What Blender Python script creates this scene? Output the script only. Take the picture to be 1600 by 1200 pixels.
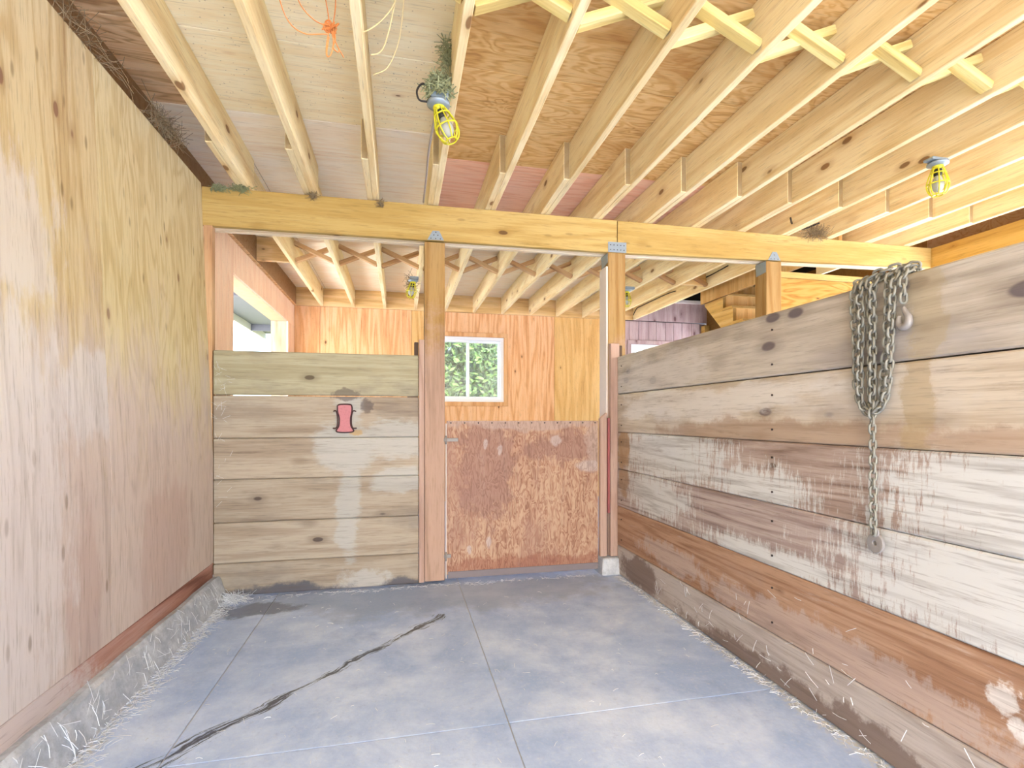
import bpy, bmesh, math, random
from mathutils import Vector, Matrix
random.seed(7)
for o in list(bpy.data.objects): bpy.data.objects.remove(o)
scn = bpy.context.scene
COL = scn.collection
R = math.radians

# ------------------------------------------------------------------ camera
cd = bpy.data.cameras.new('camera'); cam = bpy.data.objects.new('camera', cd); COL.objects.link(cam)
cd.sensor_fit = 'HORIZONTAL'; cd.sensor_width = 36.0; cd.lens = 18.0     # 800 px focal length on 1600 px
cd.shift_y = 55 / 1600.0
cd.clip_start = 0.05; cd.clip_end = 200
cam.location = (0, 0, 1.15)
cam.rotation_euler = (R(90), 0, -math.atan(175 / 800))
scn.camera = cam

# ------------------------------------------------------------------ sky, sun, exposure
w = bpy.data.worlds.new('sky'); scn.world = w; w.use_nodes = True
wn = w.node_tree; wn.nodes.clear()
wo = wn.nodes.new('ShaderNodeOutputWorld'); bg = wn.nodes.new('ShaderNodeBackground')
sk = wn.nodes.new('ShaderNodeTexSky'); sk.sky_type = 'NISHITA'; sk.sun_disc = False
sk.sun_elevation = R(47); sk.sun_rotation = R(200); sk.dust_density = 3.0; sk.air_density = 1.0; sk.ozone_density = 1.0
bg.inputs['Strength'].default_value = 0.5
hs = wn.nodes.new('ShaderNodeHueSaturation'); hs.inputs['Saturation'].default_value = 1.15
wn.links.new(sk.outputs[0], hs.inputs['Color']); wn.links.new(hs.outputs[0], bg.inputs[0]); wn.links.new(bg.outputs[0], wo.inputs[0])
sl = bpy.data.lights.new('sun', 'SUN'); sun = bpy.data.objects.new('sun', sl); COL.objects.link(sun)
sl.energy = 6.5; sl.angle = R(0.6); sl.color = (1.0, 0.95, 0.87)
sun.location = (-2, -4, 8)
sun.rotation_euler = (R(43), 0, R(8))       # high sun behind the camera, lights the yard in front of the open bay
vs = scn.view_settings
vs.view_transform = 'Standard'; vs.look = 'None'; vs.gamma = 1.0; vs.use_curve_mapping = False
vs.exposure = 1.88

# ------------------------------------------------------------------ node helpers
def lin(c):
    return tuple(((v / 255 + 0.055) / 1.055) ** 2.4 if v / 255 > 0.04045 else v / 255 / 12.92 for v in c) + (1.0,)
class NT:
    def __init__(s, name, rough=0.8, spec=0.3):
        s.m = bpy.data.materials.new(name); s.m.use_nodes = True
        s.t = s.m.node_tree; s.t.nodes.clear()
        s.out = s.t.nodes.new('ShaderNodeOutputMaterial'); s.b = s.t.nodes.new('ShaderNodeBsdfPrincipled')
        s.t.links.new(s.b.outputs[0], s.out.inputs[0])
        s.b.inputs['Roughness'].default_value = rough; s.b.inputs['Specular IOR Level'].default_value = spec
    def put(s, sock, v):
        if isinstance(v, bpy.types.NodeSocket): s.t.links.new(v, sock)
        elif v is not None:
            if hasattr(sock.default_value, '__len__') and not hasattr(v, '__len__'): v = (v,) * len(sock.default_value)
            sock.default_value = v
    def math(s, op, a, b=None, c=None, clamp=False):
        n = s.t.nodes.new('ShaderNodeMath'); n.operation = op; n.use_clamp = clamp
        for i, v in enumerate((a, b, c)):
            if v is not None: s.put(n.inputs[i], v)
        return n.outputs[0]
    def vm(s, op, a, b=None, out=0):
        n = s.t.nodes.new('ShaderNodeVectorMath'); n.operation = op
        s.put(n.inputs[0], a)
        if b is not None: s.put(n.inputs[1], b)
        return n.outputs['Value'] if out else n.outputs[0]
    def mix(s, f, a, b, mode='MIX'):
        n = s.t.nodes.new('ShaderNodeMix'); n.data_type = 'RGBA'; n.blend_type = mode
        s.put(n.inputs[0], f); s.put(n.inputs[6], a); s.put(n.inputs[7], b)
        return n.outputs[2]
    def noise(s, v, scale=1., detail=2., rough=.5, dist=0.):
        n = s.t.nodes.new('ShaderNodeTexNoise')
        s.put(n.inputs['Vector'], v); n.inputs['Scale'].default_value = scale; n.inputs['Detail'].default_value = detail
        n.inputs['Roughness'].default_value = rough; n.inputs['Distortion'].default_value = dist
        return n.outputs[0]
    def voro(s, v, scale=1., out='Distance', rnd=1.):
        n = s.t.nodes.new('ShaderNodeTexVoronoi'); s.put(n.inputs['Vector'], v); n.inputs['Scale'].default_value = scale
        n.inputs['Randomness'].default_value = rnd
        return n.outputs[out]
    def smooth(s, v, a, b):
        n = s.t.nodes.new('ShaderNodeMapRange'); n.interpolation_type = 'SMOOTHSTEP'
        s.put(n.inputs[0], v); n.inputs[1].default_value = a; n.inputs[2].default_value = b
        return n.outputs[0]
    def sep(s, v):
        n = s.t.nodes.new('ShaderNodeSeparateXYZ'); s.put(n.inputs[0], v); return n.outputs
    def pos(s): return s.t.nodes.new('ShaderNodeNewGeometry').outputs['Position']
    def obj(s, rnd=True):
        c = s.t.nodes.new('ShaderNodeTexCoord').outputs['Object']
        if not rnd: return c
        r = s.t.nodes.new('ShaderNodeObjectInfo').outputs['Random']
        return s.vm('ADD', c, s.vm('SCALE', (31.7, 57.3, 83.9), None) if False else s.vscale((31.7, 57.3, 83.9), r))
    def vscale(s, v, f):
        n = s.t.nodes.new('ShaderNodeVectorMath'); n.operation = 'SCALE'; s.put(n.inputs[0], v); s.put(n.inputs['Scale'], f); return n.outputs[0]
    def rand(s): return s.t.nodes.new('ShaderNodeObjectInfo').outputs['Random']
    def bump(s, h, strength=.3, dist=.004):
        n = s.t.nodes.new('ShaderNodeBump'); s.put(n.inputs['Height'], h); n.inputs['Strength'].default_value = strength
        n.inputs['Distance'].default_value = dist; s.t.links.new(n.outputs[0], s.b.inputs['Normal'])
    def blob(s, p, items, amp=.5, nscale=6., edge=(0., .35), stretch=(1, 1, 1), scrape=None):
        acc = None
        wn_ = s.t.nodes.new('ShaderNodeTexNoise'); s.put(wn_.inputs['Vector'], p); wn_.inputs['Scale'].default_value = nscale * .9
        wn_.inputs['Detail'].default_value = 4.
        rm = min(min(i[3:]) for i in items)
        wp = s.vm('ADD', p, s.vscale(s.vm('SUBTRACT', wn_.outputs['Color'], (.5, .5, .5)), min(rm, .25) * 1.6))
        for cx, cy, cz, rx, ry, rz in items:
            d = s.vm('MULTIPLY', s.vm('SUBTRACT', wp, (cx, cy, cz)), (1 / rx, 1 / ry, 1 / rz))
            f = s.math('SUBTRACT', 1., s.vm('LENGTH', d, None, 1))
            acc = f if acc is None else s.math('MAXIMUM', acc, f)
        n = s.noise(s.vm('MULTIPLY', p, stretch), nscale * 1.5, 8., .75)
        acc = s.math('ADD', acc, s.math('MULTIPLY', s.math('SUBTRACT', n, .5), amp * 3))
        if scrape:
            n2 = s.noise(s.vm('MULTIPLY', p, scrape[0]), 1., 6., .75)
            acc = s.math('ADD', acc, s.math('MULTIPLY', s.math('SUBTRACT', n2, .5), scrape[1]))
        return s.smooth(acc, *edge)

def wood(name, light, mid, dark, axis='x', comp=.09, bscale=2.6, freq=9., bandamt=.55, fine=.45, knots=0., knotcol=(110, 70, 40),
         blobs=(), mottle=None, rough=.78, bump=.25, tone=.10, speck=0., post=None, dist=.3, grime=None, endcol=None, power=1.8, fleck=0., sat=.92, val=1., kf=1.):
    def ds(c_):
        L_ = .3 * c_[0] + .59 * c_[1] + .11 * c_[2]
        return tuple(min(255, (L_ + (q - L_) * sat) * val) for q in c_)
    light, mid, dark, knotcol = ds(light), ds(mid), ds(dark), ds(knotcol)
    blobs = [(ds(b_[0]),) + tuple(b_[1:]) for b_ in blobs]
    if mottle: mottle = (ds(mottle[0]),) + tuple(mottle[1:])
    if grime: grime = (ds(grime[0]), grime[1])
    k = NT(name, rough)
    ai = 'xyz'.index(axis)
    sc = [1., 1., 1.]; sc[ai] = comp
    v = k.obj(); p = k.pos()
    g = k.vm('MULTIPLY', v, sc)
    n1 = k.noise(g, bscale, 2., .5, dist)
    band = k.math('MULTIPLY_ADD', k.math('SINE', k.math('MULTIPLY', n1, freq * 6.283)), .5, .5)
    band = k.math('POWER', band, power)
    fs = [70., 70., 70.]; fs[ai] = 3.0
    fn = k.noise(k.vm('MULTIPLY', v, fs), 1., 4., .7)
    lowv = k.noise(k.vm('MULTIPLY', v, [q * 1. for q in sc]), 5., 3., .6)
    f = k.math('ADD', k.math('MULTIPLY', band, bandamt), k.math('MULTIPLY', k.math('SUBTRACT', fn, .4), fine * 2.4))
    f = k.math('ADD', f, k.math('MULTIPLY', k.math('SUBTRACT', lowv, .5), .7), clamp=True)
    c = k.mix(k.smooth(f, 0., .5), lin(light), lin(mid))
    c = k.mix(k.smooth(f, .45, 1.05), c, lin(dark))
    if knots > 0:
        ks = [5.5 * kf] * 3; ks[ai] = 2.6 * kf
        kv = k.vm('ADD', k.vm('MULTIPLY', v, ks), k.vscale((1, 1, 1), k.math('MULTIPLY', lowv, .15)))
        d = k.voro(kv, 1.)
        kk = k.smooth(d, knots, knots * .68)
        halo = k.smooth(d, knots * 2.4, knots * .8)
        c = k.mix(k.math('MULTIPLY', halo, .45), c, lin(dark))
        c = k.mix(k.math('MULTIPLY', kk, .85), c, lin(knotcol))
    if mottle:
        mc, ms, ma, mt = mottle
        mk = k.smooth(k.noise(k.vm('MULTIPLY', v, [1 if i != ai else .45 for i in range(3)]), ms, 5., .65), mt, mt + .18)
        c = k.mix(k.math('MULTIPLY', mk, ma), c, lin(mc))
    bmask = None
    for col, items, amt, kw in blobs:
        m_ = k.blob(p, items, **kw)
        m_ = k.math('MULTIPLY', m_, amt)
        bmask = m_ if bmask is None else k.math('MAXIMUM', bmask, m_)
        c = k.mix(m_, c, lin(col))
    ps_ = [150., 150., 150.]; ps_[ai] = 7.
    pore = k.smooth(k.noise(k.vm('MULTIPLY', v, ps_), 1., 3., .6), .54, .70)
    c = k.mix(k.math('MULTIPLY', pore, .34), c, lin(tuple(q * .66 for q in mid)))
    if bmask is not None:
        c = k.mix(k.math('MULTIPLY', k.math('MULTIPLY', bmask, k.smooth(f, .25, .95)), .42), c, lin(tuple(q * .62 for q in mid)))
    if grime:
        gs = [26., 26., 26.]; gs[ai] = 3.2
        gm = k.smooth(k.noise(k.vm('MULTIPLY', v, gs), 1., 7., .75), .55, .72)
        c = k.mix(k.math('MULTIPLY', gm, grime[1]), c, lin(grime[0]))
    if fleck:
        es_ = [16., 16., 16.]; es_[ai] = 5.
        d = k.voro(k.vm('MULTIPLY', v, es_), 1.)
        drop = k.smooth(k.sep(k.voro(k.vm('MULTIPLY', v, es_), 1., 'Color'))[0], .55, .8)
        c = k.mix(k.math('MULTIPLY', k.math('MULTIPLY', k.smooth(d, .20, .08), drop), fleck), c, lin(tuple(q * .72 for q in dark)))
    if speck:
        d = k.voro(v, 38.)
        c = k.mix(k.math('MULTIPLY', k.smooth(d, .16, .08), speck), c, lin((90, 60, 40)))
    r = k.rand()
    br = k.math('MULTIPLY_ADD', r, tone * 2, 1 - tone)
    c = k.mix(1., c, k.vscale((1, 1, 1), br), 'MULTIPLY')
    nrm = k.sep(k.t.nodes.new('ShaderNodeTexCoord').outputs['Normal'])[ai]
    c = k.mix(k.math('MULTIPLY', k.smooth(k.math('ABSOLUTE', nrm), .8, .95), .8), c, lin(endcol or tuple(q * .72 for q in dark)))
    k.put(k.b.inputs['Base Color'], c)
    if bump: k.bump(k.math('ADD', k.math('MULTIPLY', fn, .6), k.math('MULTIPLY', band, .4)), bump, .003)
    return k.m
def plain(name, col, rough=.6, metal=0., spec=.4, var=.15, nscale=30.):
    k = NT(name, rough, spec)
    n = k.noise(k.obj(), nscale, 4., .6)
    c = k.mix(k.math('MULTIPLY_ADD', n, var * 2, -var + .0), lin(col), lin(tuple(q * .55 for q in col)))
    k.put(k.b.inputs['Base Color'], c); k.b.inputs['Metallic'].default_value = metal
    k.bump(n, .15, .002)
    return k.m

# ------------------------------------------------------------------ mesh helpers
def link(name, me, mat, parent=None, loc=(0, 0, 0)):
    o = bpy.data.objects.new(name, me); COL.objects.link(o)
    if mat is not None and len(me.materials) == 0: me.materials.append(mat)
    if parent is not None:
        o.parent = parent
        pl = Vector(parent.location)
        if parent.parent: pl += Vector(parent.parent.location)
        o.location = Vector(loc) - pl
    else: o.location = loc
    return o
def finish(bm, name, smooth=False):
    me = bpy.data.meshes.new(name); bm.normal_update()
    if smooth:
        for f in bm.faces: f.smooth = True
    bm.to_mesh(me); bm.free(); return me
def box(name, lo, hi, mat, parent=None, bev=.003):
    lo = Vector(lo); hi = Vector(hi); c = (lo + hi) / 2; d = hi - lo
    bm = bmesh.new(); bmesh.ops.create_cube(bm, size=1.)
    for v in bm.verts: v.co = Vector((v.co.x * d.x, v.co.y * d.y, v.co.z * d.z))
    if bev: bmesh.ops.bevel(bm, geom=bm.edges[:], offset=min(bev, min(d) * .3), segments=1, affect='EDGES')
    return link(name, finish(bm, name), mat, parent, c)
def hexa(name, A, B, mat, parent=None, bev=.003):
    """prism between quad A (4 points, loop) and quad B"""
    pts = [Vector(p) for p in list(A) + list(B)]
    c = sum(pts, Vector()) / 8
    bm = bmesh.new(); vs_ = [bm.verts.new(p - c) for p in pts]
    for f in ((0, 1, 2, 3), (7, 6, 5, 4), (0, 4, 5, 1), (1, 5, 6, 2), (2, 6, 7, 3), (3, 7, 4, 0)): bm.faces.new([vs_[i] for i in f])
    bmesh.ops.recalc_face_normals(bm, faces=bm.faces[:])
    if bev: bmesh.ops.bevel(bm, geom=bm.edges[:], offset=bev, segments=1, affect='EDGES')
    return link(name, finish(bm, name), mat, parent, c)
def bar(name, p, q, wd, ht, mat, parent=None, up=(0, 0, 1), bev=.002):
    p = Vector(p); q = Vector(q); d = q - p; L = d.length; x = d.normalized()
    y = Vector(up).cross(x).normalized(); z = x.cross(y)
    bm = bmesh.new(); bmesh.ops.create_cube(bm, size=1.)
    for v in bm.verts: v.co = Vector((v.co.x * L, v.co.y * wd, v.co.z * ht))
    if bev: bmesh.ops.bevel(bm, geom=bm.edges[:], offset=bev, segments=1, affect='EDGES')
    o = link(name, finish(bm, name), mat, parent, (p + q) / 2)
    o.rotation_euler = Matrix((x, y, z)).transposed().to_euler()
    return o
def extrude_poly(name, pts, mat, n, parent=None, loc=None, bev=0):
    """flat polygon pts (3D, coplanar) thickened by vector n"""
    n = Vector(n); P = [Vector(p) for p in pts]; c = sum(P, Vector()) / len(P)
    bm = bmesh.new(); a = [bm.verts.new(p - c) for p in P]; b = [bm.verts.new(p - c + n) for p in P]
    bm.faces.new(a); bm.faces.new(b[::-1])
    for i in range(len(a)):
        j = (i + 1) % len(a); bm.faces.new((a[i], a[j], b[j], b[i]))
    bmesh.ops.recalc_face_normals(bm, faces=bm.faces[:])
    if bev: bmesh.ops.bevel(bm, geom=bm.edges[:], offset=bev, segments=1, affect='EDGES')
    return link(name, finish(bm, name), mat, parent, c)
def catmull(pts, n=6):
    P = [Vector(p) for p in pts]; P = [P[0] * 2 - P[1]] + P + [P[-1] * 2 - P[-2]]; out = []
    for i in range(1, len(P) - 2):
        for k in range(n):
            t = k / n; a, b, c, d = P[i - 1:i + 3]
            out.append(.5 * ((2 * b) + (-a + c) * t + (2 * a - 5 * b + 4 * c - d) * t * t + (-a + 3 * b - 3 * c + d) * t ** 3))
    out.append(P[-2]); return out
def tube_bm(bm, pts, r, seg=6, closed=False):
    P = [Vector(p) for p in pts]; n = len(P); rings = []
    up = None
    for i in range(n):
        if closed: t = (P[(i + 1) % n] - P[i - 1]).normalized()
        else: t = (P[min(i + 1, n - 1)] - P[max(i - 1, 0)]).normalized()
        if up is None:
            up = t.orthogonal().normalized()
        else:
            up = (up - t * up.dot(t))
            up = up.normalized() if up.length > 1e-5 else t.orthogonal().normalized()
        s_ = t.cross(up); rr = r[i] if hasattr(r, '__len__') else r
        rings.append([bm.verts.new(P[i] + (up * math.cos(a) + s_ * math.sin(a)) * rr) for a in (2 * math.pi * k / seg for k in range(seg))])
    for i in range(n if closed else n - 1):
        a, b = rings[i], rings[(i + 1) % n]
        off = 0
        if closed and i == n - 1:
            off = min(range(seg), key=lambda o: (a[0].co - b[o].co).length)
        for k in range(seg):
            bm.faces.new((a[k], a[(k + 1) % seg], b[(k + 1 + off) % seg], b[(k + off) % seg]))
    if not closed:
        bm.faces.new(rings[0][::-1]); bm.faces.new(rings[-1])
def tube(name, pts, r, mat, parent=None, seg=6, closed=False, smooth=True):
    P = [Vector(p) for p in pts]; c = sum(P, Vector()) / len(P)
    bm = bmesh.new(); tube_bm(bm, [p - c for p in P], r, seg, closed)
    bmesh.ops.recalc_face_normals(bm, faces=bm.faces[:])
    return link(name, finish(bm, name, smooth), mat, parent, c)
def lathe(name, prof, mat, parent, loc, seg=16):
    bm = bmesh.new(); rings = []
    for r, z in prof: rings.append([bm.verts.new((r * math.cos(2 * math.pi * k / seg), r * math.sin(2 * math.pi * k / seg), z)) for k in range(seg)])
    for a, b in zip(rings, rings[1:]):
        for k in range(seg): bm.faces.new((a[k], a[(k + 1) % seg], b[(k + 1) % seg], b[k]))
    bm.faces.new(rings[0][::-1]); bm.faces.new(rings[-1])
    bmesh.ops.recalc_face_normals(bm, faces=bm.faces[:])
    return link(name, finish(bm, name, True), mat, parent, loc)
def root(name, loc, label=None, cat=None, group=None, kind=None):
    o = bpy.data.objects.new(name, None); COL.objects.link(o); o.location = loc; o.empty_display_size = .1
    return tag(o, label, cat, group, kind)
def tag(o, label=None, cat=None, group=None, kind=None):
    if label: o['label'] = label
    if cat: o['category'] = cat
    if group: o['group'] = group
    if kind: o['kind'] = kind
    return o

# ------------------------------------------------------------------ materials
JOISTX = wood('rim_lumber', (232, 196, 138), (220, 178, 112), (190, 140, 80), 'x', knots=.08, tone=.05)
JOIST = wood('joist_lumber', (250, 232, 184), (238, 212, 156), (204, 164, 104), 'y', grime=((204, 160, 98), .3), knots=.11, knotcol=(130, 85, 45), bandamt=.4, tone=.07, sat=.95)
BRACE2 = wood('rear_brace_lumber', (216, 176, 126), (204, 158, 106), (170, 120, 72), 'x', tone=.06)
BRACE = wood('brace_lumber', (232, 212, 140), (218, 190, 112), (190, 150, 80), 'x', knots=.05, tone=.08)
BEAMW = wood('beam_lumber', (204, 173, 104), (190, 155, 82), (156, 116, 52), 'x', knots=.10, knotcol=(105, 70, 35), bandamt=.35, tone=.03, grime=((134, 106, 52), .5), fleck=.35, sat=.95, val=.97)
BEAMIN = wood('beam_inner_ply', (252, 236, 206), (244, 224, 188), (220, 188, 142), 'x', tone=.05)
BEAMY = wood('side_beam_lumber', (226, 184, 96), (214, 168, 78), (180, 130, 54), 'y', knots=.08, tone=.04)
PALEPLY = wood('ceiling_plywood_pale', (255, 242, 204), (252, 232, 186), (212, 172, 120), 'x', comp=.16, bscale=4.5, freq=7, bandamt=.25, knots=.06, tone=.03, mottle=((236, 200, 140), 2.2, .45, .54), speck=.4, grime=((226, 186, 126), .3), sat=.95)
GOLDPLY = wood('ceiling_plywood_golden', (236, 198, 134), (222, 174, 104), (176, 118, 58), 'x', comp=.4, bscale=5.5, freq=7, bandamt=.5, knots=.075, knotcol=(105, 58, 25), tone=.07, dist=1.6, mottle=((196, 138, 70), 2.5, .5, .5), grime=((150, 92, 40), .35))
PINKLIT = wood('ceiling_plywood_pink_lit', (255, 206, 178), (250, 190, 158), (224, 150, 112), 'x', comp=.16, bscale=6, freq=7, bandamt=.45, tone=.04)  # light from the rear bay painted into the pink sheet colour
PALELIT = wood('ceiling_plywood_pale_lit', (255, 244, 222), (253, 236, 208), (228, 190, 154), 'x', comp=.16, bscale=5, freq=7, bandamt=.35, tone=.04, sat=.9)  # rear light painted into these paler pink sheets as well
DIRTPLY = wood('ceiling_plywood_dusty', (246, 210, 160), (234, 190, 136), (186, 134, 82), 'x', comp=.22, bscale=7., freq=7, dist=.8, bandamt=.65, tone=.05, mottle=((160, 120, 78), 4., .5, .54))
WLB = [((222, 200, 194), [(-1.2, 2.2, .2, .5, 4.2, 1.55)], .8, dict(amp=.45, nscale=3., edge=(-.05, .5), stretch=(1, 1.6, .35))),  # pinkish lower zone: bleached wear, partly painted light
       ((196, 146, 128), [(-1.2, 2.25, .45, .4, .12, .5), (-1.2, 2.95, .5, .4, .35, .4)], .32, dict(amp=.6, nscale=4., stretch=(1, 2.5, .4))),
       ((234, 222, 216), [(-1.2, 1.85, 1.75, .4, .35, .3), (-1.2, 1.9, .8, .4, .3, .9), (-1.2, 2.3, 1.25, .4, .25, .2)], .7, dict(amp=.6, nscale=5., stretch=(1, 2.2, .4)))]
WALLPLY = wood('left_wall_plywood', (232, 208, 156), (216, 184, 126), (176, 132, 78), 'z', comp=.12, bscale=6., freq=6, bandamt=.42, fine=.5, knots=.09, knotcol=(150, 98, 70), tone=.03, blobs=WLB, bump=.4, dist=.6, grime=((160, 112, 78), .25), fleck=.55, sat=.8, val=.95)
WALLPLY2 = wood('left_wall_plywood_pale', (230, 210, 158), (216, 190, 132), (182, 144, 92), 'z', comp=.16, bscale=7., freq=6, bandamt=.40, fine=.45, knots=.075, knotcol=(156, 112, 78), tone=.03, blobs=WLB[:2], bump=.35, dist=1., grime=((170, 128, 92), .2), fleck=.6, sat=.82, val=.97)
REDSILL = wood('treated_sill_board', (200, 146, 126), (182, 118, 96), (132, 74, 56), 'y', freq=9, bandamt=.8, tone=.03, blobs=[((214, 200, 194), [(-1.2, 1.6, .2, .4, .75, .3)], .8, dict(amp=.4))], sat=.75)
BACKPLY = wood('back_wall_plywood', (248, 194, 138), (240, 174, 112), (208, 132, 70), 'z', comp=.08, bscale=6., freq=7, bandamt=.55, knots=.07, tone=.05, speck=.35, grime=((196, 116, 60), .35), sat=.85)
BACKPLY2 = wood('back_wall_plywood_yellow', (236, 192, 120), (226, 174, 98), (196, 136, 64), 'z', comp=.08, bscale=3.2, freq=8, bandamt=.45, knots=.06, tone=.03, speck=.35, sat=.88)
REARPINK = wood('rear_left_wall_plywood', (255, 222, 192), (250, 210, 178), (224, 168, 130), 'z', comp=.1, bscale=5., freq=8, bandamt=.35, tone=.03, speck=.3)
REVEAL = wood('opening_reveal_wood', (196, 172, 142), (184, 156, 124), (158, 122, 90), 'z', tone=.03, endcol=(176, 150, 112))
MAUVE = wood('mauve_daylit_planks', (190, 166, 164), (176, 148, 146), (136, 104, 104), 'z', knots=.12, knotcol=(110, 74, 74), tone=.06, speck=.4, bandamt=.35)  # bluish daylight painted into the plank colour
CASING = wood('window_casing', (232, 182, 128), (222, 164, 106), (190, 124, 70), 'z', tone=.03)
POSTLO = [((208, 170, 154), [(.24, 3.6, .2, 3.5, .6, 1.75)], .8, dict(amp=.3, nscale=4., edge=(-.05, .3)))]  # pinkish lower part: dusty wear plus a painted light tint
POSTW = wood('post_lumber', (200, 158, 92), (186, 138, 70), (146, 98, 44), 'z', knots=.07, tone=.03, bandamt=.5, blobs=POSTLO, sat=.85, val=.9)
CLEAT = wood('pinkish_cleat', (216, 176, 156), (204, 160, 140), (170, 122, 102), 'z', tone=.05, bandamt=.4, sat=.75, val=.9)
ORCLEAT = wood('orange_corner_batten', (216, 174, 128), (204, 156, 108), (170, 116, 72), 'z', tone=.04, sat=.85)
def panel_stain(k, c, v, p):
    f = k.noise(k.vm('MULTIPLY', p, (3, 3, 1.2)), 5., 5., .65)
    return k.mix(k.math('MULTIPLY', k.smooth(f, .6, .72), .45), c, lin((206, 200, 192)))
PANEL = wood('weathered_panel_board', (206, 186, 158), (186, 162, 134), (132, 106, 84), 'x', comp=.06, bscale=5., freq=5, bandamt=.35, fine=.55, knots=.10, knotcol=(88, 70, 64), tone=.11, grime=((128, 110, 98), .4),
             mottle=((158, 142, 128), 3., .6, .5), bump=.3,
             blobs=[((208, 206, 198), [(-.36, 3.6, .96, .24, .5, .2), (-.02, 3.6, 1.0, .3, .5, .16), (.0, 3.6, .72, .25, .5, .1), (-.34, 3.6, .6, .09, .5, .45), (-.34, 3.6, 1.2, .12, .5, .12)], .8, dict(amp=.45, nscale=6., stretch=(.6, 1, 2.2))),
                    ((112, 96, 96), [(-.36, 3.6, 1.315, .13, .5, .05), (-.22, 3.6, 1.24, .05, .5, .05)], .7, dict(amp=.5, nscale=14.)),
                    ((226, 176, 96), [(-.29, 3.6, 1.06, .06, .5, .025)], .8, dict(amp=.4, nscale=16.)),
                    ((214, 208, 198), [(-.25, 3.6, .04, .22, .5, .13)], .9, dict(amp=.45, nscale=9.)),
                    ((96, 100, 118), [(-.75, 3.6, -.02, .55, .5, .10), (.05, 3.6, .0, .2, .5, .07)], .85, dict(amp=.3, nscale=8.))], sat=.72, val=.90)
PANELTOP = wood('weathered_panel_top_board', (196, 186, 150), (180, 168, 130), (132, 118, 86), 'x', comp=.06, bscale=5., freq=5, bandamt=.35, fine=.55, knots=.10, grime=((126, 114, 96), .4), knotcol=(96, 80, 60), tone=.03,
                mottle=((150, 140, 124), 3., .6, .5), blobs=[((112, 98, 92), [(-.36, 3.6, 1.32, .12, .5, .04)], .7, dict(amp=.5, nscale=14.))], sat=.8, val=.9)
DIV = {}
DIV[0] = wood('divider_board_grey', (206, 194, 174), (186, 170, 148), (138, 118, 100), 'y', comp=.06, bscale=6., freq=5, bandamt=.38, knots=.22, fine=.5, grime=((128, 112, 104), .45), knotcol=(96, 80, 92), tone=.02,
              mottle=((168, 158, 156), 2.6, .6, .5), bump=.3,
              blobs=[((214, 208, 204), [(1.58, 3.0, 1.42, .5, .7, .16)], .6, dict(amp=.5, nscale=4., stretch=(1, .5, 2.))), ((186, 158, 104), [(1.58, 1.27, 1.47, .5, .08, .22)], .6, dict(amp=.6, nscale=8.))], sat=0.58, val=1.0, kf=1.5)
DIV[1] = wood('divider_board_tan', (208, 192, 166), (188, 166, 136), (144, 116, 88), 'y', comp=.06, bscale=6., freq=5, bandamt=.36, knots=.17, fine=.5, grime=((132, 104, 82), .45), knotcol=(104, 84, 84), tone=.02,
              mottle=((198, 190, 182), 2.2, .6, .5), bump=.3,
              blobs=[((218, 214, 208), [(1.58, 2.6, 1.24, .5, 1.1, .12)], .65, dict(amp=.5, nscale=4., stretch=(1, .5, 2.))), ((176, 136, 104), [(1.58, 2.0, 1.07, .5, 1.1, .09), (1.58, .9, 1.08, .5, .5, .07)], .7, dict(amp=.4, nscale=7.)),
                     ((180, 148, 90), [(1.58, 1.29, 1.25, .5, .055, .35)], .6, dict(amp=.6, nscale=9.))], sat=0.64, val=1.02, kf=1.35)
WHITE = (212, 216, 214)
DIV[2] = wood('divider_board_limewashed', (192, 168, 154), (172, 142, 126), (130, 98, 82), 'y', comp=.06, bscale=8., freq=6, bandamt=.5, fine=.6, knots=.07, knotcol=(110, 84, 70), tone=.02, bump=.35, grime=((120, 84, 64), .4),
              blobs=[(WHITE, [(1.58, 2.85, .94, .5, .62, .20), (1.58, .95, .9, .5, .5, .30), (1.58, 2.05, .84, .5, .35, .10)], .92, dict(amp=.4, nscale=5., edge=(-.15, .3), stretch=(1, .7, 1.6), scrape=((1, 60, 10), 3.0))),
                     ((188, 140, 84), [(1.58, 3.44, .95, .5, .12, .2)], .85, dict(amp=.4, nscale=10.))], sat=0.65, val=1.00)
DIV[3] = wood('divider_board_limewashed_worn', (190, 168, 158), (170, 142, 132), (126, 98, 88), 'y', comp=.06, bscale=8., freq=6, bandamt=.5, fine=.6, knots=.06, knotcol=(110, 84, 70), tone=.02, bump=.35, grime=((120, 84, 64), .4),
              blobs=[(WHITE, [(1.58, 3.0, .67, .5, .42, .14), (1.58, .98, .66, .5, .62, .26), (1.58, 2.0, .54, .5, .5, .06)], .9, dict(amp=.4, nscale=5., edge=(-.15, .3), stretch=(1, .8, 1.5), scrape=((1, 60, 10), 3.2))),
                     ((180, 132, 84), [(1.58, 3.45, .7, .5, .10, .12)], .8, dict(amp=.4, nscale=10.))], sat=0.62, val=1.00)
DIV[4] = wood('divider_board_brown', (192, 150, 118), (172, 126, 94), (128, 84, 58), 'y', comp=.06, bscale=8., freq=6, bandamt=.5, fine=.6, knots=.05, tone=.02, bump=.35, grime=((206, 190, 180), .5),
              mottle=((160, 132, 118), 3., .5, .54),
              blobs=[((236, 230, 224), [(1.58, 1.06, .4, .5, .045, .05), (1.58, 1.02, .33, .5, .03, .04)], .95, dict(amp=.5, nscale=20.)),
                     ((196, 178, 170), [(1.58, 1.7, .28, .5, .9, .10), (1.58, 2.8, .32, .5, .5, .09)], .6, dict(amp=.6, nscale=9., scrape=((1, 30, 8), 1.2)))], sat=0.82, val=0.98)
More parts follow.
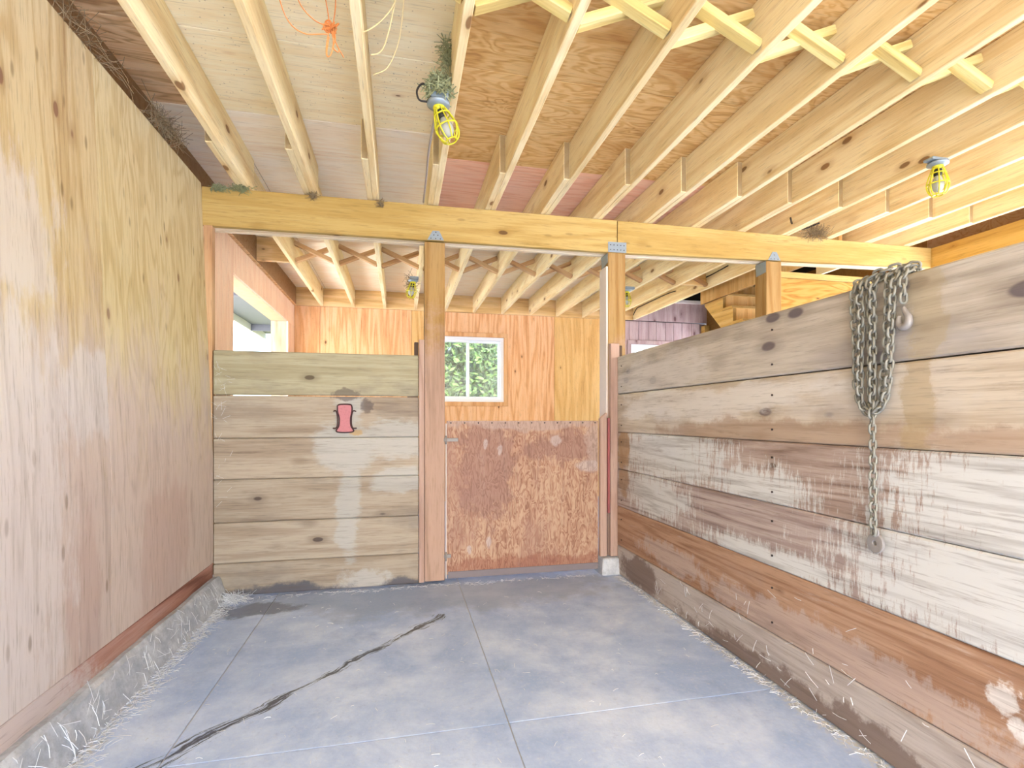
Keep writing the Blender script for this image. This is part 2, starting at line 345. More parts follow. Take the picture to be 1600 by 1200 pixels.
DIV[5] = wood('divider_board_dusty', (200, 186, 176), (184, 166, 154), (136, 114, 102), 'y', grime=((120, 92, 80), .4), comp=.08, bscale=8., freq=6, bandamt=.35, tone=.02, bump=.5,
              blobs=[((124, 90, 74), [(1.58, 1.6, .02, .5, 1.2, .09), (1.58, 3.2, .1, .5, .35, .13)], .75, dict(amp=.5, nscale=9.))], sat=0.62, val=0.96)
GATE = wood('gate_plywood', (226, 186, 152), (206, 154, 124), (156, 98, 76), 'z', comp=.34, bscale=24., freq=5, bandamt=.6, fine=.5, tone=.02, bump=.35, dist=1.1, power=1.5,
            mottle=((186, 136, 120), 3., .6, .48), grime=((214, 186, 172), .3),
            blobs=[((178, 130, 118), [(.62, 3.63, .82, .22, .3, .5), (1.2, 3.63, .95, .35, .3, .14)], .7, dict(amp=.6, nscale=7.)),
                   ((212, 182, 168), [(.9, 3.63, 1.13, .7, .3, .07), (1.46, 3.63, .98, .12, .3, .22)], .8, dict(amp=.35, nscale=9.)),
                   ((220, 202, 198), [(1.38, 3.63, .80, .12, .3, .055), (.60, 3.63, .97, .02, .3, .05), (.70, 3.63, .93, .02, .3, .045), (.62, 3.63, .27, .025, .3, .05), (1.12, 3.63, .99, .05, .3, .05), (.48, 3.63, .22, .02, .3, .04)], .7, dict(amp=.4, nscale=16.)),
                   ((180, 104, 82), [(.9, 3.63, .10, .8, .3, .08)], .6, dict(amp=.5, nscale=9.))], sat=.85, val=.88)
STAIRW = wood('stair_lumber', (248, 214, 138), (240, 198, 112), (212, 160, 80), 'y', knots=.06, tone=.06)
YELPLY = wood('yellow_partition_plywood', (216, 170, 88), (202, 150, 66), (166, 108, 40), 'x', comp=.25, bscale=7., freq=7, dist=.8, bandamt=.6, knots=.05, tone=.03, sat=.95, val=.92)
EDGEDK = plain('raw_edge_and_joint_dark', (96, 78, 66), .9)

GALV = plain('galvanised_steel', (150, 164, 174), .5, .5, .5, .2, 60.)
CHAINM = plain('weathered_chain_steel', (146, 146, 138), .6, .3, .5, .35, 120.)
HOOKM = plain('dull_hook_steel', (154, 150, 148), .6, .25, .5, .25, 80.)
RUST = plain('dark_rusty_wire', (84, 60, 62), .75, .2, .3, .3, 90.)
PINKP = plain('faded_pink_paint', (196, 128, 134), .7, 0., .3, .6, 60.)
YELLOWP = plain('yellow_plastic', (216, 208, 44), .4, 0., .5, .1)
BULB = plain('frosted_bulb', (178, 180, 172), .25, 0., .5, .03)
SOCKET = plain('black_socket', (52, 50, 42), .5, 0., .4, .2)
NESTM = plain('mossy_nest', (150, 152, 112), .95, 0., .1, .5, 60.)
COBW = plain('dusty_cobweb', (142, 124, 96), .95, 0., .1, .3, 50.)
STRAW = plain('straw', (222, 206, 160), .8, 0., .2, .15)
PALESTRAW = plain('pale_dusty_straw', (226, 230, 236), .85, 0., .2, .2)
TWINE = plain('orange_baler_twine', (236, 150, 84), .8, 0., .2, .15)
PALETWINE = plain('pale_twine', (238, 214, 158), .8, 0., .2, .1)
CABLE = plain('black_cable', (52, 46, 42), .6, 0., .3, .1)
GCABLE = plain('grey_cable', (176, 166, 158), .6, 0., .3, .1)
VINYL = plain('white_vinyl', (236, 238, 240), .4, 0., .5, .03)
NAILM = plain('nail_heads', (74, 62, 60), .5, .5)
REDPAINT = plain('red_paint', (168, 96, 98), .7, 0., .3, .2)
WHITEP = plain('white_trim_and_painted_light', (228, 218, 212), .8, 0., .2, .1)  # white trim; also the painted light on post side and gate gap
SOFFIT = plain('grey_soffit', (112, 112, 114), .8, 0., .2, .1)
DARKROOF = plain('dark_roof_felt', (58, 54, 50), .9, 0., .1, .1)

def floor_mat():
    k = NT('concrete_floor', .62, .35); p = k.pos(); xyz = k.sep(p)
    big = k.noise(p, 1.7, 7., .68, .3); med = k.noise(p, 5.5, 6., .65); fin = k.noise(p, 60., 4., .6)
    f = k.math('ADD', k.math('MULTIPLY', big, .75), k.math('MULTIPLY', med, .35))
    c = k.mix(k.smooth(f, .42, .74), lin((162, 184, 222)), lin((212, 226, 248)))
    c = k.mix(k.math('MULTIPLY', k.smooth(k.noise(p, 2.4, 6., .7), .54, .74), .4), c, lin((120, 142, 188)))
    c = k.mix(k.math('MULTIPLY', k.smooth(fin, .5, .75), .35), c, lin((214, 220, 228)))
    c = k.mix(k.math('MULTIPLY', k.smooth(k.noise(p, 24., 6., .75), .55, .75), .35), c, lin((126, 142, 176)))
    # darker greyer band in front of the gate and panel
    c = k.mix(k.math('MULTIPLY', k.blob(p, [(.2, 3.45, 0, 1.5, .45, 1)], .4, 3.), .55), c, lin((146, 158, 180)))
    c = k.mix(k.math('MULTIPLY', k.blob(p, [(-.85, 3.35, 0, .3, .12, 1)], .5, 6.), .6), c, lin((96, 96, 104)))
    # pale dust along the curb and the divider
    e1 = k.smooth(k.math('ADD', xyz[0], k.math('MULTIPLY', k.math('SUBTRACT', med, .5), .25)), -1.0, -1.07)
    e2 = k.smooth(k.math('ADD', xyz[0], k.math('MULTIPLY', k.math('SUBTRACT', med, .5), .16)), 1.50, 1.57)
    grit = k.smooth(fin, .35, .6)
    c = k.mix(k.math('MULTIPLY', k.math('MULTIPLY', k.math('MAXIMUM', e1, e2), grit), .75), c, lin((206, 202, 190)))
    # the dark wet trickle running diagonally across the slab
    P0 = (.262, 3.04); dx, dy = -.690, -.724
    rx = k.math('SUBTRACT', xyz[0], P0[0]); ry = k.math('SUBTRACT', xyz[1], P0[1])
    t = k.math('ADD', k.math('MULTIPLY', rx, dx), k.math('MULTIPLY', ry, dy))
    s_ = k.math('SUBTRACT', k.math('MULTIPLY', rx, dy), k.math('MULTIPLY', ry, dx))
    s_ = k.math('ADD', s_, k.math('MULTIPLY', k.math('SUBTRACT', k.noise(p, 4., 3., .6), .5), .09))
    rmp = k.t.nodes.new('ShaderNodeValToRGB'); k.put(rmp.inputs[0], k.math('MULTIPLY', t, .5))
    cr = rmp.color_ramp
    for ps, vl in ((.02, .9), (.05, .55), (.10, .95), (.14, .5), (.22, .4), (.30, .6), (.42, .45), (.50, .4), (.58, .7), (.68, 1.), (.9, 1.)):
        e = cr.elements.new(ps); e.color = (vl, vl, vl, 1)
    cr.elements[0].color = (0, 0, 0, 1)
    wd = k.math('MULTIPLY', rmp.outputs[0], .062)
    cb = k.t.nodes.new('ShaderNodeCombineXYZ'); k.put(cb.inputs[0], k.math('MULTIPLY', t, 5.)); k.put(cb.inputs[1], k.math('MULTIPLY', s_, 75.))
    st = k.noise(cb.outputs[0], 1., 6., .75)
    m_ = k.math('SUBTRACT', 1., k.math('DIVIDE', k.math('ABSOLUTE', s_), k.math('ADD', wd, .0001)))
    m_ = k.math('ADD', m_, k.math('MULTIPLY', k.math('SUBTRACT', st, .585), 6.))
    on = k.math('MULTIPLY', k.smooth(t, -.01, .015), k.smooth(k.math('ABSOLUTE', s_), .085, .05))
    m_ = k.math('MULTIPLY', k.smooth(m_, .0, .35), on)
    c = k.mix(k.math('MULTIPLY', m_, .9), c, lin((52, 50, 58)))
    k.put(k.b.inputs['Base Color'], c)
    k.put(k.b.inputs['Roughness'], k.math('MULTIPLY_ADD', m_, -.25, .66))
    k.bump(k.math('ADD', fin, k.math('MULTIPLY', med, 1.)), .25, .004)
    return k.m
FLOOR = floor_mat()
def curb_mat():
    k = NT('dusty_concrete_curb', .9, .2); p = k.pos(); z = k.sep(p)[2]
    n = k.noise(p, 9., 6., .7); f = k.noise(p, 70., 3., .6)
    c = k.mix(k.smooth(n, .35, .7), lin((168, 174, 184)), lin((206, 210, 216)))
    c = k.mix(k.math('MULTIPLY', k.smooth(f, .5, .7), .3), c, lin((146, 150, 150)))
    k.put(k.b.inputs['Base Color'], c); k.bump(k.math('ADD', n, f), .3, .004); return k.m
CURB = curb_mat()
JOINT = plain('dusty_joint_filler', (196, 198, 200), .9, 0., .1, .25, 60.)
def ground_mat():
    k = NT('gravel_yard', .95, .1); p = k.pos()
    c = k.mix(k.noise(p, 3., 6., .7), lin((206, 210, 216)), lin((230, 234, 240)))
    k.put(k.b.inputs['Base Color'], c); return k.m
GRAVEL = ground_mat()
def glass_mat():
    k = NT('dusty_window_glass'); t = k.t
    tr = t.nodes.new('ShaderNodeBsdfTransparent'); gl = t.nodes.new('ShaderNodeBsdfGlossy'); gl.inputs['Roughness'].default_value = .03
    m1 = t.nodes.new('ShaderNodeMixShader'); m1.inputs[0].default_value = .008
    t.links.new(tr.outputs[0], m1.inputs[1]); t.links.new(gl.outputs[0], m1.inputs[2])
    df = t.nodes.new('ShaderNodeBsdfDiffuse'); df.inputs[0].default_value = (.85, .88, .88, 1)
    m2 = t.nodes.new('ShaderNodeMixShader'); k.put(m2.inputs[0], k.math('MULTIPLY', k.noise(k.obj(), 14., 5., .7), .22))
    t.links.new(m1.outputs[0], m2.inputs[1]); t.links.new(df.outputs[0], m2.inputs[2])
    t.links.new(m2.outputs[0], k.out.inputs[0]); return k.m
GLASS = glass_mat()
def leaf_mat():
    k = NT('shrub_leaves', .55, .3)
    v = k.noise(k.obj(), 9., 3., .6)
    c = k.mix(k.smooth(v, .3, .7), lin((30, 52, 22)), lin((76, 104, 46)))
    k.put(k.b.inputs['Base Color'], c)
    k.b.inputs['Transmission Weight'].default_value = 0.
    return k.m
LEAF = leaf_mat()
BARK = plain('bark', (98, 80, 60), .9)

# ------------------------------------------------------------------ setting: floor, ground
Y0 = -3.2  # open front end pushed far behind the camera to even out the light
ground = tag(box('ground', (-30, -30, -.25), (30, 40, -.08), GRAVEL, bev=0), kind='structure')
def lawn_mat():
    k = NT('rough_grass', .95, .1); p = k.pos()
    c = k.mix(k.noise(p, 4., 6., .7), lin((84, 104, 54)), lin((150, 150, 96)))
    k.put(k.b.inputs['Base Color'], c); return k.m
LAWN = lawn_mat()
tag(box('lawn', (-30, 7.6, -.079), (30, 39, -.06), LAWN, bev=0), kind='structure')
fl = root('floor', (1.7, 3.3, 0), kind='structure')
box('slab_base', (-1.4, Y0, -.07), (4.75, 7.3, -.005), JOINT, fl, bev=0)
XB = [-1.4, -.78, .403, 1.61, 2.8, 4.75]; YB = [Y0, 1.897, 3.70, 5.4, 7.3]
for i in range(5):
    for j in range(4):
        g = .002
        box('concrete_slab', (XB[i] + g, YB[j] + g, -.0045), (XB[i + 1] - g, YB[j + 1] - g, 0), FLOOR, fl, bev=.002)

# ------------------------------------------------------------------ ceiling: deck sheets, joists, bridging
JB, JT = 2.65, 2.885
ce = root('ceiling', (1.7, 3.3, JB), kind='structure')
def sheet(x0, x1, y0, y1, m, z=JT):
    box('plywood_sheet', (x0 + .0015, y0 + .0025, z), (x1 - .0015, y1 - .0025, z + .018), m, ce, bev=.002)
rowsL = [(Y0, 1.29, PALEPLY), (1.29, 2.515, PALEPLY), (2.515, 3.15, PALEPLY), (3.15, 4.37, PALELIT), (4.37, 5.59, PALELIT), (5.59, 7.3, PALELIT)]
rowsR = [(Y0, 1.29, GOLDPLY), (1.29, 2.515, GOLDPLY), (2.515, 3.42, GOLDPLY), (3.42, 4.37, PINKLIT), (4.37, 5.59, PALELIT), (5.59, 7.3, PALELIT)]
for a, b, m in rowsL:
    sheet(-1.42, -.968, a, b, DIRTPLY if b < 4 else PALELIT); sheet(-.968, .245, a, b, m)
for a, b, m in rowsR:
    sheet(.245, 2.68, a, b, m)
    if a < 4.3: sheet(2.68, 4.8, a, b, m)
    else: sheet(2.68, 3.46, a, b, m)
box('seam_light_blocker', (-1.42, Y0, JT + .022), (3.415, 7.3, JT + .06), DARKROOF, ce, bev=0)  # added over the sheets to stop sky light leaking through the seams
box('seam_light_blocker', (3.415, Y0, JT + .022), (4.8, 4.335, JT + .06), DARKROOF, ce, bev=0)
NX = [.245 + .406 * k for k in range(-3, 11)]
for k, x in enumerate(NX):
    if x > 4.6: continue
    box('joist', (x - .019, Y0 + .04, JB), (x + .019, 3.72, JT - .001), JOIST, ce)
    xb = x - .0385
    if xb < 3.5:
        box('joist', (xb - .019, 3.06 + random.uniform(-.02, .02), JB), (xb + .019, 7.16, JT - .001), JOIST, ce)
    elif xb < 4.5:
        box('joist', (xb - .019, 3.06 + random.uniform(-.02, .02), JB), (xb + .019, 4.55, JT - .001), JOIST, ce)
# rim boards
box('rim_board', (-1.42, 7.16, JB), (3.44, 7.198, JT), JOISTX, ce)
box('rim_board', (-1.42, Y0, JB), (4.8, Y0 + .038, JT), JOISTX, ce)
box('rim_board', (-1.40, Y0 + .04, JB), (-1.33, 7.16, JT), DIRTPLY, ce)
def cross(xa, xb_, y, BR):
    a, b = xa + .02, xb_ - .02
    bar('cross_brace', (a, y - .022, JT - .04), (b, y - .022, JB + .035), .038, .05, BR, ce, up=(0, 1, 0))
    bar('cross_brace', (a, y + .022, JB + .035), (b, y + .022, JT - .04), .038, .05, BR, ce, up=(0, 1, 0))
for x in NX:
    if -.2 < x < 4.2: cross(x, x + .406, 1.87, BRACE)
for x in NX:
    if x - .0385 < 3.1: cross(x - .0385, x + .406 - .0385, 5.28, BRACE2)
# blocking left of the first joist, and beside the stair trimmer
box('blocking', (-1.33, 5.26, JB + .01), (-1.03, 5.30, JT - .002), JOISTX, ce)
box('blocking', (3.085, 5.26, JB + .03), (3.43, 5.30, JT - .002), JOISTX, ce)

# ------------------------------------------------------------------ left wall
wl = root('wall_left', (-1.2, 1.8, 0), kind='structure')
def lx(z): return -1.165 - .07 * max(0, min(1.6, z - .9)) / 1.6
def lsheet(y0, y1, z0, z1, mat, name='plywood_sheet', th=.018, off=0):
    zs = [z0, .9, z1] if z0 < .9 < z1 else [z0, z1]
    P = [(lx(z) + off, z) for z in zs]
    pts = [(x, y0, z) for x, z in P] + [(x - th, y0, z) for x, z in P[::-1]]
    return extrude_poly(name, pts, mat, (0, y1 - y0, 0), wl)
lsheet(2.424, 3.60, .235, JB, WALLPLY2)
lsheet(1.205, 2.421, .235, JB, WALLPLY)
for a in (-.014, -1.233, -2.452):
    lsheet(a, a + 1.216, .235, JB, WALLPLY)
box('sill_board', (-1.20, Y0, .13), (-1.165, 3.595, .233), REDSILL, wl)
box('backing', (-1.40, Y0, .24), (-1.30, 3.64, JB - .005), BACKPLY, wl, bev=0)
# sloped concrete curb along its foot
cb_ = extrude_poly('concrete_curb', [(-1.078, Y0, 0), (-1.120, Y0, .135), (-1.135, Y0, .15), (-1.29, Y0, .128), (-1.29, Y0, 0)], CURB, (0, 3.595 - Y0, 0))
bm = bmesh.new(); bm.from_mesh(cb_.data)
es = [e for e in bm.edges if abs(e.verts[0].co.y - e.verts[1].co.y) > 1]
bmesh.ops.subdivide_edges(bm, edges=es, cuts=60, use_grid_fill=True)
for v in bm.verts:
    if v.co.x > -.09 + 0 and v.co.z > -.06: v.co += Vector((random.uniform(-.004, .004), 0, random.uniform(-.004, .004)))
bm.to_mesh(cb_.data); bm.free()
tag(cb_, 'grey dusty concrete curb running along the foot of the plywood wall', 'curb')
# corner batten
tag(box('corner_batten', (-1.222, 3.602, .15), (-1.172, 3.66, 2.39), ORCLEAT), 'narrow orange-brown upright batten in the corner left of the plank partition', 'batten')

# ------------------------------------------------------------------ rear left wall with unglazed opening
XR = -1.36
wr = root('wall_left_rear', (XR, 5.4, 0), kind='structure')
oy0, oy1, oz0, oz1 = 4.68, 6.82, 1.1, 2.37
box('plywood_sheet', (XR - .02, 3.66, 0), (XR, oy0, JB), REARPINK, wr)
box('plywood_sheet', (XR - .02, oy0, oz1), (XR, 7.2, JB), REARPINK, wr)
box('plywood_sheet', (XR - .02, oy1, 0), (XR, 7.2, oz1), REARPINK, wr)
box('plywood_sheet', (XR - .02, oy0, 0), (XR, oy1, oz0), REARPINK, wr)
box('header_reveal', (XR - .20, oy0, oz1 - .0), (XR - .02, oy1, oz1 + .05), REVEAL, wr)
box('jamb_reveal', (XR - .20, oy1, oz0), (XR - .02, oy1 + .04, oz1), REVEAL, wr)
box('jamb_reveal', (XR - .20, oy0 - .04, oz0), (XR - .02, oy0, oz1), REVEAL, wr)
box('sill', (XR - .20, oy0 - .04, oz0 - .05), (XR - .02, oy1 + .04, oz0), REVEAL, wr)
for a, b, c_, d in ((3.66, oy0 - .04, 0, 2.9), (oy1 + .04, 7.4, 0, 2.9), (oy0 - .04, oy1 + .04, 0, oz0 - .05), (oy0 - .04, oy1 + .04, oz1 + .05, 2.9)):
    box('outer_cladding', (XR - .20, a, c_), (XR - .17, b, d), SOFFIT, wr, bev=0)
ea = root('eave', (-1.9, 5.5, 2.6), 'grey roof eave seen through the unglazed opening on the left', 'eave')
box('soffit_board', (-2.25, 1.5, 2.62), (-1.565, 9.5, 2.65), SOFFIT, ea)
box('fascia', (-2.29, 1.5, 2.52), (-2.25, 9.5, 2.72), WHITEP, ea)
for y in (3.8, 6.2, 8.6): box('rafter_tail', (-2.25, y, 2.52), (-1.565, y + .04, 2.62), SOFFIT, ea)

# ------------------------------------------------------------------ back wall, windows
YW = 7.2
wb = root('wall_back', (1.7, YW, 0), kind='structure')
wx0, wx1, wz0, wz1 = .43, 1.455, 1.395, 2.315
for i, (a, b, c_, d, m) in enumerate([(-1.36, -1.04, 0, JB, BACKPLY), (-1.037, .15, 0, JB, BACKPLY), (.153, wx0, 0, JB, BACKPLY2), (wx0, wx1, 0, wz0, BACKPLY), (wx0, wx1, wz1, JB, BACKPLY),
                                       (wx1, 2.21, 0, JB, BACKPLY), (2.213, 3.10, 0, JB, BACKPLY2)]):
    box('plywood_sheet', (a, YW, c_), (b, YW + .018, d), m, wb, bev=.0015)
# planked part right of the plywood, daylight painted in as mauve, with the second window
v0, v1, vz0, vz1 = 3.42, 4.25, 1.4, 2.29
x = 3.103
while x < 4.72:
    x2 = x + random.uniform(.13, .17)
    box('plank', (x, YW, vz1 + .06 if x2 > v0 - .02 and x < v1 else 0), (min(x2, 4.75) - .004, YW + .02, 2.64), MAUVE, wb)
    x = x2
box('plank', (v0 - .0, YW, 0), (v1 + .2, YW + .02, vz0 - .05), MAUVE, wb)
box('rail_board', (3.103, YW - .012, 2.65), (4.75, YW + .02, 2.94), MAUVE, wb)
box('ledge', (3.103, YW - .05, 2.94), (4.75, YW + .02, 2.99), WHITEP, wb)
box('outer_cladding', (-1.56, YW + .16, 0), (wx0 - .03, YW + .18, 2.9), SOFFIT, wb, bev=0)
box('outer_cladding', (wx1 + .03, YW + .16, 0), (v0 - .03, YW + .18, 2.9), SOFFIT, wb, bev=0)
box('outer_cladding', (v1 + .03, YW + .16, 0), (4.9, YW + .18, 2.9), SOFFIT, wb, bev=0)
for a, b, za, zb in ((wx0, wx1, wz0, wz1), (v0, v1, vz0, vz1)):
    box('outer_cladding', (a - .03, YW + .16, 0), (b + .03, YW + .18, za - .02), SOFFIT, wb, bev=0)
    box('outer_cladding', (a - .03, YW + .16, zb + .02), (b + .03, YW + .18, 2.9), SOFFIT, wb, bev=0)
def window(name, a, b, za, zb, casm):
    w_ = root(name, ((a + b) / 2, YW, za), kind='structure')
    f = .045
    def ring(nm, x0, x1, z0, z1, y0, y1, wd, par):
        bm = bmesh.new(); c0 = Vector(((x0 + x1) / 2, (y0 + y1) / 2, (z0 + z1) / 2))
        for (xa, xb_, zc, zd_) in ((x0, x1, z0, z0 + wd), (x0, x1, z1 - wd, z1), (x0, x0 + wd, z0 + wd, z1 - wd), (x1 - wd, x1, z0 + wd, z1 - wd)):
            vv = bmesh.ops.create_cube(bm, size=1.)['verts']
            for v in vv: v.co = Vector((xa + (v.co.x + .5) * (xb_ - xa), y0 + (v.co.y + .5) * (y1 - y0), zc + (v.co.z + .5) * (zd_ - zc))) - c0
        bmesh.ops.bevel(bm, geom=bm.edges[:], offset=.002, segments=1, affect='EDGES')
        return link(nm, finish(bm, nm), VINYL, par, c0)
    ring('window_frame', a, b, za, zb, YW + .01, YW + .11, f, w_)
    mx = (a + b) / 2
    for p, q, yy in ((a + f, mx + .02, YW + .03), (mx - .02, b - f, YW + .065)):
        s_ = .032
        sa = ring('sash', p, q, za + f, zb - f, yy, yy + .03, s_, w_)
        box('pane', (p + s_, yy + .013, za + f + s_), (q - s_, yy + .017, zb - f - s_), GLASS, sa, bev=0)
    c_ = .06
    for (p, q) in (((a - c_, YW - .014, zb), (b + c_, YW, zb + c_)), ((a - c_, YW - .014, za - c_), (b + c_, YW, za)), ((a - c_, YW - .014, za), (a, YW, zb)), ((b, YW - .014, za), (b + c_, YW, zb))):
        box('casing', p, q, casm, w_)
    return w_
window('window_1', wx0, wx1, wz0, wz1, CASING)
window('window_2', v0, v1, vz0, vz1, MAUVE)

box('rim_board', (4.68, Y0 + .04, 2.47), (4.72, 3.74, JT), DIRTPLY, ce)
# unseen right wall, shaped for the light, and the dark roof void over the stairwell
wrt = root('wall_right_unseen', (4.7, 3.3, 0), kind='structure')
box('plywood_sheet', (4.70, Y0, 0), (4.74, 3.6, 1.35), YELPLY, wrt, bev=0)  # low wall added to cut ground bounce, hidden behind the divider
for y in (-3.1, -.1): box('stud_post', (4.56, y, 0), (4.66, y + .1, 2.468), BEAMY, wrt)
box('plywood_sheet', (4.70, 3.6, 0), (4.74, 7.2, 1.0), YELPLY, wrt, bev=0)  # unseen wall left open above this sheet to light the rear bay
box('plywood_sheet', (4.70, 3.6, 2.40), (4.74, 7.2, JT), YELPLY, wrt, bev=0)
for y in (3.76, 5.4, 7.1): box('stud_post', (4.60, y, 0), (4.69, y + .09, 2.60), BEAMY, wrt)
rv = root('roof_void', (4.1, 5.9, JT), kind='structure')
box('void_wall', (3.42, 4.3, JT + .02), (3.46, 7.3, 3.8), DARKROOF, rv, bev=0)
box('void_wall', (4.76, 4.3, JT), (4.80, 7.3, 3.8), DARKROOF, rv, bev=0)
box('void_wall', (3.42, 4.34, JT + .02), (4.8, 4.38, 3.8), DARKROOF, rv, bev=0)
box('void_wall', (3.42, 7.26, JT - .1), (4.8, 7.3, 3.8), DARKROOF, rv, bev=0)
box('void_roof', (3.42, 4.3, 3.8), (4.8, 7.3, 3.84), DARKROOF, rv, bev=0)

# ------------------------------------------------------------------ beams
YF = 3.60
def beam_piece(name, x0, x1, zb0, zb1, zt0, zt1, label, inner):
    r = root(name, ((x0 + x1) / 2, YF + .065, (zb0 + zb1) / 2), label, 'beam')
    for k in range(3):
        y0 = YF + k * .0445
        y1 = y0 + .0415
        dz = (0, .002, .0)[k]
        hexa('beam_ply', [(x0, y0, zb0 + dz), (x0, y1, zb0 + dz), (x0, y1, zt0), (x0, y0, zt0)], [(x1, y0, zb1 + dz), (x1, y1, zb1 + dz), (x1, y1, zt1), (x1, y0, zt1)], BEAMW if k == 0 else BEAMIN, r)
    return r
beam_piece('ceiling_beam', -1.232, 1.598, 2.385, 2.405, 2.632, 2.648, 'long yellow laminated wooden beam over the plank partition and gate', True)
beam_piece('ceiling_beam', 1.602, 4.55, 2.405, 2.478, 2.648, 2.649, 'right-hand continuation of the yellow wooden beam, over the dividing wall', True)
bs = root('side_beam', (4.6, 1.6, 2.47), 'orange-yellow beam running towards the viewer at the far right', 'beam')
box('beam_ply', (4.553, Y0 + .05, 2.47), (4.60, 3.73, 2.648), BEAMY, bs); box('beam_ply', (4.602, Y0 + .05, 2.47), (4.65, 3.73, 2.648), BEAMY, bs)

# ------------------------------------------------------------------ posts
def post(x0, ztop, label, zb=.02):
    r = root('wooden_post', (x0 + .07, YF + .07, 0), label, 'post')
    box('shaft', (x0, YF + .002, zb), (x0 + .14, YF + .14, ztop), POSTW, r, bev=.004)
    return r
def plate(name, pts, r, n=(0, -.003, 0)):
    o = extrude_poly(name, pts, GALV, n, r)
    return o
def nails(r, pts, rad=.004, ax='y', m=NAILM):
    for p in pts:
        o = nail_mesh.get((rad, ax))
        if o is None:
            bm = bmesh.new(); bmesh.ops.create_cone(bm, cap_ends=True, segments=8, radius1=rad, radius2=rad * .8, depth=.004,
                                                    matrix=Matrix.Rotation(R(90), 4, 'X' if ax == 'y' else 'Y'))
            o = finish(bm, 'nail'); o.materials.append(m); nail_mesh[(rad, ax)] = o
        link('nail', o, None, r, p)
nail_mesh = {}
P1 = post(.167, 2.385, 'reddish-brown square post between the plank partition and the gate')
pl_ = plate('bracket_plate', [(.185, YF, 2.397), (.300, YF, 2.399), (.268, YF, 2.462), (.222, YF, 2.462)], P1)
nails(pl_, [(.21, YF - .004, 2.408), (.243, YF - .004, 2.408), (.275, YF - .004, 2.408), (.23, YF - .004, 2.432), (.258, YF - .004, 2.432), (.244, YF - .004, 2.452)])
box('cleat', (.128, YF - .012, 0.02), (.164, YF + .05, 1.70), CLEAT, P1)
box('cleat_backing', (.098, YF + .05, 1.58), (.126, YF + .09, 1.69), EDGEDK, P1)
P2 = post(1.527, 2.405, 'square post with a painted-on lit side, between the gate and the dividing wall', .126)
pl_ = plate('bracket_plate', [(1.525, YF, 2.405), (1.672, YF, 2.407), (1.672, YF, 2.484), (1.525, YF, 2.482)], P2)
nails(pl_, [(1.545 + .027 * i, YF - .004, 2.425 + .035 * j) for i in range(5) for j in range(2)])
extrude_poly('side_bracket', [(1.527, YF + .01, 2.33), (1.527, YF + .12, 2.30), (1.527, YF + .13, 2.40), (1.527, YF + .01, 2.40)], GALV, (-.003, 0, 0), P2)
box('lit_side_face', (1.512, YF + .004, .62), (1.5265, YF + .135, 2.30), WHITEP, P2)  # pale sheet that paints the light on the post's left face
box('front_cleat', (1.530, YF - .04, .13), (1.600, YF + .0, 1.715), CLEAT, P2)
box('red_edge', (1.5135, YF - .028, .45), (1.529, YF - .002, 1.16), REDPAINT, P2)
hexa('gate_stop', [(1.452, YF - .03, .13), (1.505, YF - .03, .13), (1.505, YF + .008, .13), (1.452, YF + .008, .13)],
     [(1.452, YF - .03, 1.155), (1.505, YF - .03, 1.20), (1.505, YF + .008, 1.20), (1.452, YF + .008, 1.155)], CLEAT, P2)
box('rough_edge', (1.602, YF - .04, .05), (1.622, YF + .0, 1.70), EDGEDK, P2)
P3 = post(2.893, 2.43, 'yellowish square post standing behind the dividing wall by the stairs')
pl_ = plate('bracket_plate', [(2.905, YF, 2.436), (3.02, YF, 2.438), (2.985, YF, 2.505), (2.945, YF, 2.505)], P3)
nails(pl_, [(2.93, YF - .004, 2.448), (2.963, YF - .004, 2.448), (2.995, YF - .004, 2.448), (2.963, YF - .004, 2.48)])
extrude_poly('side_bracket', [(2.893, YF + .01, 2.34), (2.893, YF + .12, 2.33), (2.893, YF + .13, 2.43), (2.893, YF + .01, 2.43)], GALV, (-.003, 0, 0), P3)
# pier under post 2
pr_ = hexa('concrete_pier', [(1.445, YF - .085, 0), (1.60, YF - .085, 0), (1.60, YF + .16, 0), (1.445, YF + .16, 0)],
           [(1.458, YF - .07, .125), (1.595, YF - .07, .125), (1.595, YF + .15, .125), (1.458, YF + .15, .125)], CURB, bev=.008)
tag(pr_, 'small grey concrete pier under the post beside the gate', 'pier')
# yellow plywood above the divider, right of post 3
yp = root('upper_panel', (3.8, 3.76, 1.7), 'yellow plywood panel under the beam, behind the right end of the dividing wall', 'panel')
box('plywood_sheet', (3.036, 3.742, 1.4), (4.69, 3.76, 2.345), YELPLY, yp); box('top_batten', (3.036, 3.725, 2.345), (4.69, 3.765, 2.395), BEAMW, yp)

# ------------------------------------------------------------------ plank partition (left) 
pp = root('plank_partition', (-.52, 3.62, 0), 'weathered grey-brown six-plank stall partition left of the gate', 'partition')
zz = [.012, .222, .484, .762, 1.028, 1.308, 1.592]
for i in range(6):
    gl_, gr_ = (.001, .002)
    top = zz[i + 1] - {5: 0, 4: .006}.get(i, .0025)
    dl = 0.
    hexa('plank', [(-1.166, 3.602, zz[i] + dl * (i > 0)), (-1.166, 3.640, zz[i] + dl * (i > 0)), (-1.166, 3.640, top), (-1.166, 3.602, top)],
         [(.126, 3.602, zz[i]), (.126, 3.640, zz[i]), (.126, 3.640, top), (.126, 3.602, top)], PANELTOP if i == 5 else PANEL, pp, bev=.006)
for z in zz[1:5]: box('joint_light_stop', (-1.165, 3.641, z - .03), (.125, 3.647, z + .03), EDGEDK, pp)  # dark strips added behind the gaps so no light shows through
box('back_stud', (-1.165, 3.648, .02), (-1.09, 3.686, 1.57), CLEAT, pp)
box('back_stud', (.05, 3.648, .02), (.125, 3.686, 1.57), CLEAT, pp)
